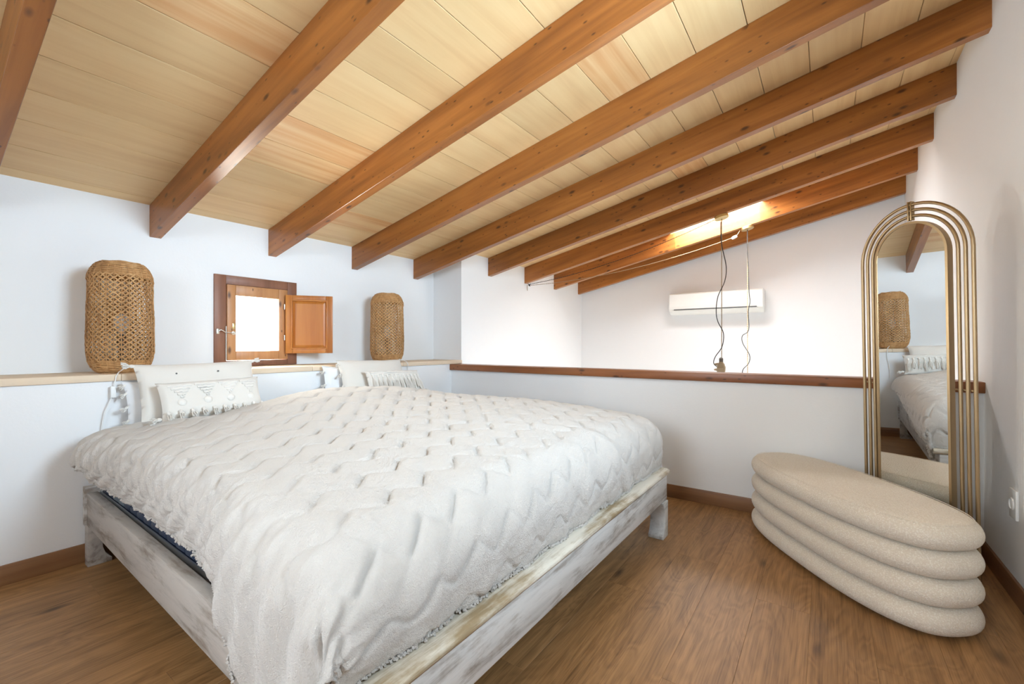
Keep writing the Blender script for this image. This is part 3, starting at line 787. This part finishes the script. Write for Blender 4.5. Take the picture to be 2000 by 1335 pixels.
def cushion_set(side):
    if side == 'left':
        e, d = pillow('pillow', 'plain white pillow at the back behind the buttoned cream pillow on the left', .56, .25, .08, sheet, (1.000, 2.925, ZP-.02), math.radians(-12), 0, math.radians(-2), 1, 'pillows at the head of the bed')
        for z in (.05, .12, .19, .235): tassel(e, -.262, 0, z, .034, .012, (-1, -.2, -.6))
        e, d = pillow('pillow', 'cream linen pillow with two dark dots behind the tufted cushion on the left', .585, .325, .11, linen, (1.040, 2.815, ZP+.005), math.radians(-20), 0, math.radians(-1.0), 2, 'pillows at the head of the bed')
        for x in (-.125, .075): MB().lathe([(.0045, 0), (.0045, .002), (.003, .003)], 10).obj('button', greyp, e, smooth=True).matrix_local = Matrix.Translation((x, d(x, .25)-.002, .25)) @ Matrix.Rotation(math.pi/2, 4, 'X')
        for x, s in ((-.285, -1), (.285, 1)): tassel(e, x, 0, .315, .05, .016, (s, 0, .2))
        e, d = pillow('cushion', 'small cream lumbar cushion with tufted triangles and dots on the left', .50, .212, .09, linen, (1.050, 2.700, ZP+.022), math.radians(-24), 0, math.radians(-1), 3, 'tufted lumbar cushions')
        tri = [(-.205, -.085), (-.085, .03), (.03, .14), (.14, .235)]
        for a, b in ((-.215, -.10), (-.10, .012), (.012, .122), (.122, .225)):
            for q in range(5):
                f = q/5; x0 = a+(b-a)*.5*f+.006; x1 = b-(b-a)*.5*f-.006; z = .178-.016*q
                pts = [(x0+(x1-x0)*i/8, d(x0+(x1-x0)*i/8, z)-.003, z+.002*math.sin(i*2.1)) for i in range(9)]
                MB().tube(pts, .0058, 6).obj('tufted_row', tuftm, e, smooth=True)
        for x in (-.16, -.045, .065, .172):
            y = d(x, .088)
            MB().lathe([(.002, -.008), (.016, -.004), (.020, 0), (.016, .005), (.006, .008)], 12).obj('tuft', tuftm, e, smooth=True).matrix_local = Matrix.Translation((x, y, .088)) @ Matrix.Rotation(math.pi/2, 4, 'X')
        for i in range(10): tassel(e, -.225+.05*i, d(-.225+.05*i, .03)-.01, .045, .045, .015, (.0, -.5, -1))
        for x, s in ((-.25, -1), (.25, 1)): tassel(e, x, 0, .02, .05, .017, (s, -.4, -.2))
    else:
        e, d = pillow('pillow', 'plain white pillow sticking out left of the cream pillow under the right lamp', .62, .235, .08, sheet, (2.125, 2.925, ZP+.01), math.radians(-12), 0, math.radians(3), 4, 'pillows at the head of the bed')
        for z in (.10, .20): tassel(e, -.292, 0, z, .034, .012, (-1, -.2, -.6))
        e, d = pillow('pillow', 'plain cream linen pillow under the right wicker lamp', .60, .300, .11, linen, (2.205, 2.815, ZP+.015), math.radians(-22), 0, math.radians(1), 5, 'pillows at the head of the bed')
        for z in (.10, .19, .275): tassel(e, -.286, 0, z, .036, .013, (-.8, -.3, -.8))
        e, d = pillow('cushion', 'small cream lumbar cushion with long tufted fringe on the right', .52, .205, .09, linen, (2.300, 2.700, ZP+.022), math.radians(-24), 0, math.radians(2), 6, 'tufted lumbar cushions')
        for q, z in enumerate((.178, .160)):
            pts = [(-.23+.46*i/24, d(-.23+.46*i/24, z)-.002, z+.003*math.sin(i*1.7+q)) for i in range(25)]
            MB().tube(pts, .0062, 6).obj('tufted_row', tuftm, e, smooth=True)
        for i in range(12):
            x = -.22+.04*i; tassel(e, x, d(x, .15)-.004, .155, .11+.01*(i % 3), .016, (.05*math.sin(i*2), -.10, -1))
        for x, s in ((-.26, -1), (.26, 1)): tassel(e, x, 0, .03, .05, .016, (s, -.3, -.2))
cushion_set('left'); cushion_set('right')

# ------------------------------------------------------------------ ribbed boucle bench
def bench():
    e = empty('bench', (2.708, -.055, 0), math.radians(37.04), 'cream boucle bench of four stacked rounded rolls in front of the mirror', 'bench')
    A, B, n, H = .583, .236, 2.62, .424
    z0 = .008; hr = (H-z0)/4
    def ring(ins, z, N_=96):
        out = []
        for k in range(N_):
            t = 2*math.pi*k/N_; c, s = math.cos(t), math.sin(t)
            out.append(((A-ins)*math.copysign(abs(c)**(2/n), c), (B-ins)*math.copysign(abs(s)**(2/n), s), z))
        return out
    for k in range(4):
        zb = z0+hr*k; R = hr/2; rings = []
        for i in range(13):
            ph = -math.pi/2+math.pi*i/12
            ins = R*1.0*(1-(math.cos(ph) if math.cos(ph) > 0 else 0))
            rings.append(ring(ins, zb+R+R*.985*math.sin(ph)))
        if k == 3:
            for f in (.25, .5, .75, .97): rings.append(ring(R*.92+(B-R*.92)*f*.96, zb+2*R+.006*math.sin(f*1.5)))
        mb = MB(); N_ = 96; fs = []; vs = [p for r in rings for p in r]
        for i in range(len(rings)-1):
            for q in range(N_): fs.append((i*N_+q, i*N_+(q+1) % N_, (i+1)*N_+(q+1) % N_, (i+1)*N_+q))
        fs.append(tuple(range(N_))[::-1]); fs.append(tuple(range((len(rings)-1)*N_, len(rings)*N_)))
        mb.add(vs, fs); o = mb.obj('seat_roll' if k == 3 else 'roll', boucle, e, 0, smooth=True)
        if k == 3:
            sm = ring(R*.50, zb+R+R*.93); MB().tube(sm, .0012, 5, closed=True).obj('seam', boucle, o, smooth=True)
    for sx in (-.38, .38):
        for sy in (-.12, .12): MB().lathe([(.018, 0), (.02, .012)], 12, (sx, sy, 0)).obj('glide', black, e)
bench()

# ------------------------------------------------------------------ arched mirror
def mirror():
    yaw, lean = math.radians(45.37), math.radians(-1.256)
    n = Vector((-math.cos(yaw)*math.cos(lean), math.sin(yaw)*math.cos(lean), math.sin(lean)))
    u = Vector((0, 0, 1)).cross(n).normalized()       # to the right as one faces the mirror from behind it
    w = n.cross(u).normalized()
    d = -2.2306
    # centre of the foot of the glass plane
    c = Vector((2.8075, -.3155, 0)); p = c; p = p-n*(p.dot(n)-d); p = p-w*(p.z/w.z)
    e = empty('arched_mirror', p, 0, 'tall arched mirror with nested brass tube frame leaning in the corner behind the bench', 'mirror')
    M = Matrix((( -u.x, n.x, w.x), (-u.y, n.y, w.y), (-u.z, n.z, w.z)))   # local x image-left to right, y towards the room, z up
    if M.determinant() < 0: M = Matrix(((u.x, n.x, w.x), (u.y, n.y, w.y), (u.z, n.z, w.z)))
    e.rotation_euler = M.to_euler()
    RG = .1545; ZC = 1.497
    def arch(R, zb, off, k=28):
        pts = [(R, off, zb), (R, off, (zb+ZC)/2)]
        for i in range(k+1):
            t = math.pi*i/k; pts.append((R*math.cos(t), off, ZC+R*math.sin(t)))
        return pts+[(-R, off, (zb+ZC)/2), (-R, off, zb)]
    zb0 = .055
    def poly(R, zb): return [(x, z) for x, y, z in arch(R, zb, 0)]
    MB().prism(poly(RG+.002, zb0-.002), 'y', -.003, 0).obj('glass', mirrorm, e)
    MB().prism(poly(RG+.009, zb0-.009), 'y', -.024, -.004).obj('backing', darkw, e)
    # deep inner band
    R1, R2 = RG, RG+.0105
    a = poly(R1, zb0); b = poly(R2, zb0-.0105); m_ = len(a); vs = []; fs = []
    for (x, z), (x2, z2) in zip(a, b): vs += [(x, .003, z), (x2, .003, z2), (x2, -.026, z2), (x, -.026, z)]
    for i in range(m_):
        j = (i+1) % m_
        for q in range(4): fs.append((i*4+q, i*4+(q+1) % 4, j*4+(q+1) % 4, j*4+q))
    MB().add(vs, fs).obj('inner_band', brass, e, smooth=False)
    for i, R in enumerate((.192, .2195, .2475)):
        MB().tube(arch(R, .0, -.017), .0074, 12).obj('frame_tube', brass, e, smooth=True)
    for x in (-.006, .006): MB().box(x-.0035, x+.0035, -.027, -.007, ZC+.172, ZC+.262).obj('joint_plate', brass, e, .001)
    for zz in (.30, .885):
        for s in (-1, 1): MB().tube([(s*(RG+.010), -.024, zz), (s*.2475, -.024, zz)], .004, 8).obj('spacer_bar', brass, e, smooth=True)
    MB().box(-.25, .25, -.030, -.006, .0, .012).obj('bottom_bar', brass, e, .002)
    return e
mirror()

# ------------------------------------------------------------------ air conditioner
ac = empty('air_conditioner', (XF, 1.137, 1.47), 0, 'white split air conditioner on the far wall above the parapet', 'air conditioner')
pr = [(0, 0), (0, .272), (-.165, .272), (-.195, .262), (-.205, .235), (-.205, .075), (-.196, .050), (-.15, .012), (-.10, 0)]
MB().prism(pr, 'y', -.534, .534).obj('housing', acm, ac, .006)
MB().prism([(-.2065, .095), (-.2065, .255), (-.2085, .25), (-.2085, .10)], 'y', -.525, .525).obj('front_panel', acm, ac)
MB().prism([(-.207, .055), (-.207, .066), (-.195, .066), (-.195, .055)], 'y', -.47, .47).obj('air_slot', greyp, ac)
MB().prism([(-.204, .050), (-.158, .013), (-.162, .009), (-.209, .046)], 'y', -.49, .49).obj('louver', acm, ac)
# ------------------------------------------------------------------ double socket on the right wall
so = empty('wall_socket', (2.775, YR, .405), 0, 'white wall socket on the right wall above the skirting board', 'socket')
MB().box(-.042, .042, 0, .010, -.062, .062).obj('plate', plastic, so, .003)
for z in (.0,): 
    MB().lathe([(.026, 0), (.026, .004), (.021, .006), (.021, .002), (.002, .002)], 20).obj('outlet', plastic, so, smooth=True).matrix_local = Matrix.Translation((.0, .010, z)) @ Matrix.Rotation(-math.pi/2, 4, 'X')

# ------------------------------------------------------------------ pendant cords beyond the parapet
def catmull(P, n=6):
    P = [Vector(p) for p in P]; out = []
    for i in range(len(P)-1):
        a, b, c, d = P[max(i-1, 0)], P[i], P[i+1], P[min(i+2, len(P)-1)]
        for k in range(n):
            t = k/n; out.append(.5*((2*b)+(-a+c)*t+(2*a-5*b+4*c-d)*t*t+(-a+3*b-3*c+d)*t*t*t))
    return out+[P[-1]]
def twisted(mb, P, R, r, turns, strands=2, n=5):
    P = [Vector(p) for p in P]; L = len(P)
    for s in range(strands):
        pts = []
        for i, p in enumerate(P):
            t = (P[min(i+1, L-1)]-P[max(i-1, 0)]).normalized(); a = Vector((0, 1, .01)) if abs(t.y) < .8 else Vector((1, 0, 0))
            a = (a-t*a.dot(t)).normalized(); b = t.cross(a)
            w = 2*math.pi*turns*i/(L-1)+2*math.pi*s/strands
            pts.append(p+(a*math.cos(w)+b*math.sin(w))*R)
        mb.tube(pts, r, n)
    return mb
HOOK = Vector((4.575, YW-.03, cz(YW)-.197-.012))
def pendant(label, X, Y, cable, zend, swag_mat, hoist):
    zc = cz(Y)-BH
    e = empty('pendant_light', (X, Y, zc-.001), 0, label, 'pendant light', 'pendant cords hanging beyond the parapet')
    c_ = MB().lathe([(.058, -.030), (.062, -.026), (.062, -.004), (.058, 0)], 28).obj('canopy', brassy, e, smooth=True); c_.rotation_euler = (-ANG, 0, 0)
    L = zc-zend
    N_ = 160
    twisted(MB(), [(.004, -.004, -.03-(L-.03)*i/N_) for i in range(N_+1)], .0036, .0024, 46).obj('rope', ropem, e, smooth=True)
    P = catmull([(-.012, y-Y, z-zc) for y, z in cable], 6)
    MB().tube(P, .0042, 6).obj('cable', black, e, smooth=True)
    return e, zc
from math import cos, sin
_F = Vector((cos(math.radians(35.28)), sin(math.radians(35.28)), 0)); _R = Vector((_F.y, -_F.x, 0))
cab1 = [(0.818, 2.246), (0.818, 2.12), (0.808, 2.009), (0.772, 1.816), (0.786, 1.677), (0.844, 1.539), (0.859, 1.398), (0.844, 1.302), (0.796, 1.191), (0.808, 1.065), (0.866, 0.97), (0.881, 0.906), (0.844, 0.868)]
cab2 = [(0.686, 2.296), (0.686, 2.067), (0.677, 1.89), (0.67, 1.643), (0.661, 1.538), (0.677, 1.433), (0.674, 1.239), (0.733, 1.179), (0.729, 1.099), (0.666, 0.976), (0.674, 0.888), (0.733, 0.798), (0.70, .62), (.688, .35)]
pe, zc1 = pendant('near brass pendant canopy with rope and wavy black cable ending in a rope block', 4.59, .818, cab1, .92, ropem, True)
pe2, zc2 = pendant('far brass pendant canopy with rope and wavy black cable passing behind the cap rail', 5.292, .690, cab2, .2, ropem, False)
# rope block at the lower end of the near pendant, plain lampholder at the far one
e = pe
blk = MB().prism([(-.032, -.05), (.032, -.05), (.036, -.01), (.028, .03), (.012, .055), (-.012, .055), (-.028, .03), (-.036, -.01)], 'x', -.022, .022).obj('rope_block', ropem, e, .006); blk.location = (0, 0, .868-zc1)
twisted(MB(), [(.0+.03*cos(t), .0+.045*sin(t), .0+.008*t) for t in [i*.25 for i in range(38)]], .004, .004, 9).obj('rope_coil', ropem, blk, smooth=True).location = (0, .012, -.035)
MB().lathe([(.012, .04), (.018, .05), (.018, .085), (.008, .095)], 14).obj('lampholder', darkw, blk, smooth=True)
MB().lathe([(.012, 0), (.02, .01), (.02, .06), (.008, .07)], 14).obj('lampholder', darkw, pe2, smooth=True).location = (.004, -.004, .14-zc2)
# the two feed wires swagged to the hook at the end of the beam
def swag(name, label, A, B, sag, col_mat, R, r, turns):
    A, B = Vector(A), Vector(B); P = []
    for i in range(121):
        t = i/120; p = A.lerp(B, t); p.z -= sag*4*t*(1-t); P.append(p)
    o = empty(name, A, 0, label, 'cable')
    mb = twisted(MB(), [q-A for q in P], R, r, turns); mb.obj('wire', col_mat, o, smooth=True)
    return o
s1 = swag('hanging_cable', 'twisted black feed wire running from the near canopy to the beam hook', (4.59, .874, zc1-.03), HOOK, .075, black, .0026, .0020, 40)
s2 = swag('hanging_cable', 'pale twisted feed rope running from the far canopy to the beam hook', (5.25, .800, 2.232), HOOK+Vector((.01, 0, -.01)), .085, ropem, .0022, .0019, 44)
ins = MB().lathe([(.004, -.03), (.014, -.024), (.017, 0), (.014, .024), (.004, .03)], 14).obj('insulator', plastic, s2, smooth=True)
ins.location = (0, .006, -.004); ins.rotation_euler = (math.radians(65), 0, .1)
MB().tube([(0, 0, .0), (.015, -.025, .03), (.03, -.045, zc2-.030-2.232)], .0026, 6).obj('lead', ropem, s2, smooth=True)
hkp = empty('beam_hook', HOOK, 0, 'small metal hook with a dangling rope end at the beam end', 'hook')
MB().tube([(0, .0, .013), (0, -.004, .002), (.002, -.018, -.006), (.002, -.030, .0), (.002, -.030, .010)], .003, 8).obj('hook_bar', black, hkp, smooth=True)
MB().tube([(0, -.01, 0), (-.012, -.016, -.012), (.0, -.026, -.020), (.012, -.018, -.010), (0, -.01, -.004)], .005, 6).obj('knot', black, hkp, smooth=True)
MB().tube([(-.008, .006, -.004), (-.012, .006, -.035), (-.010, .004, -.075)], .004, 6).obj('rope_end', ropem, hkp, smooth=True)
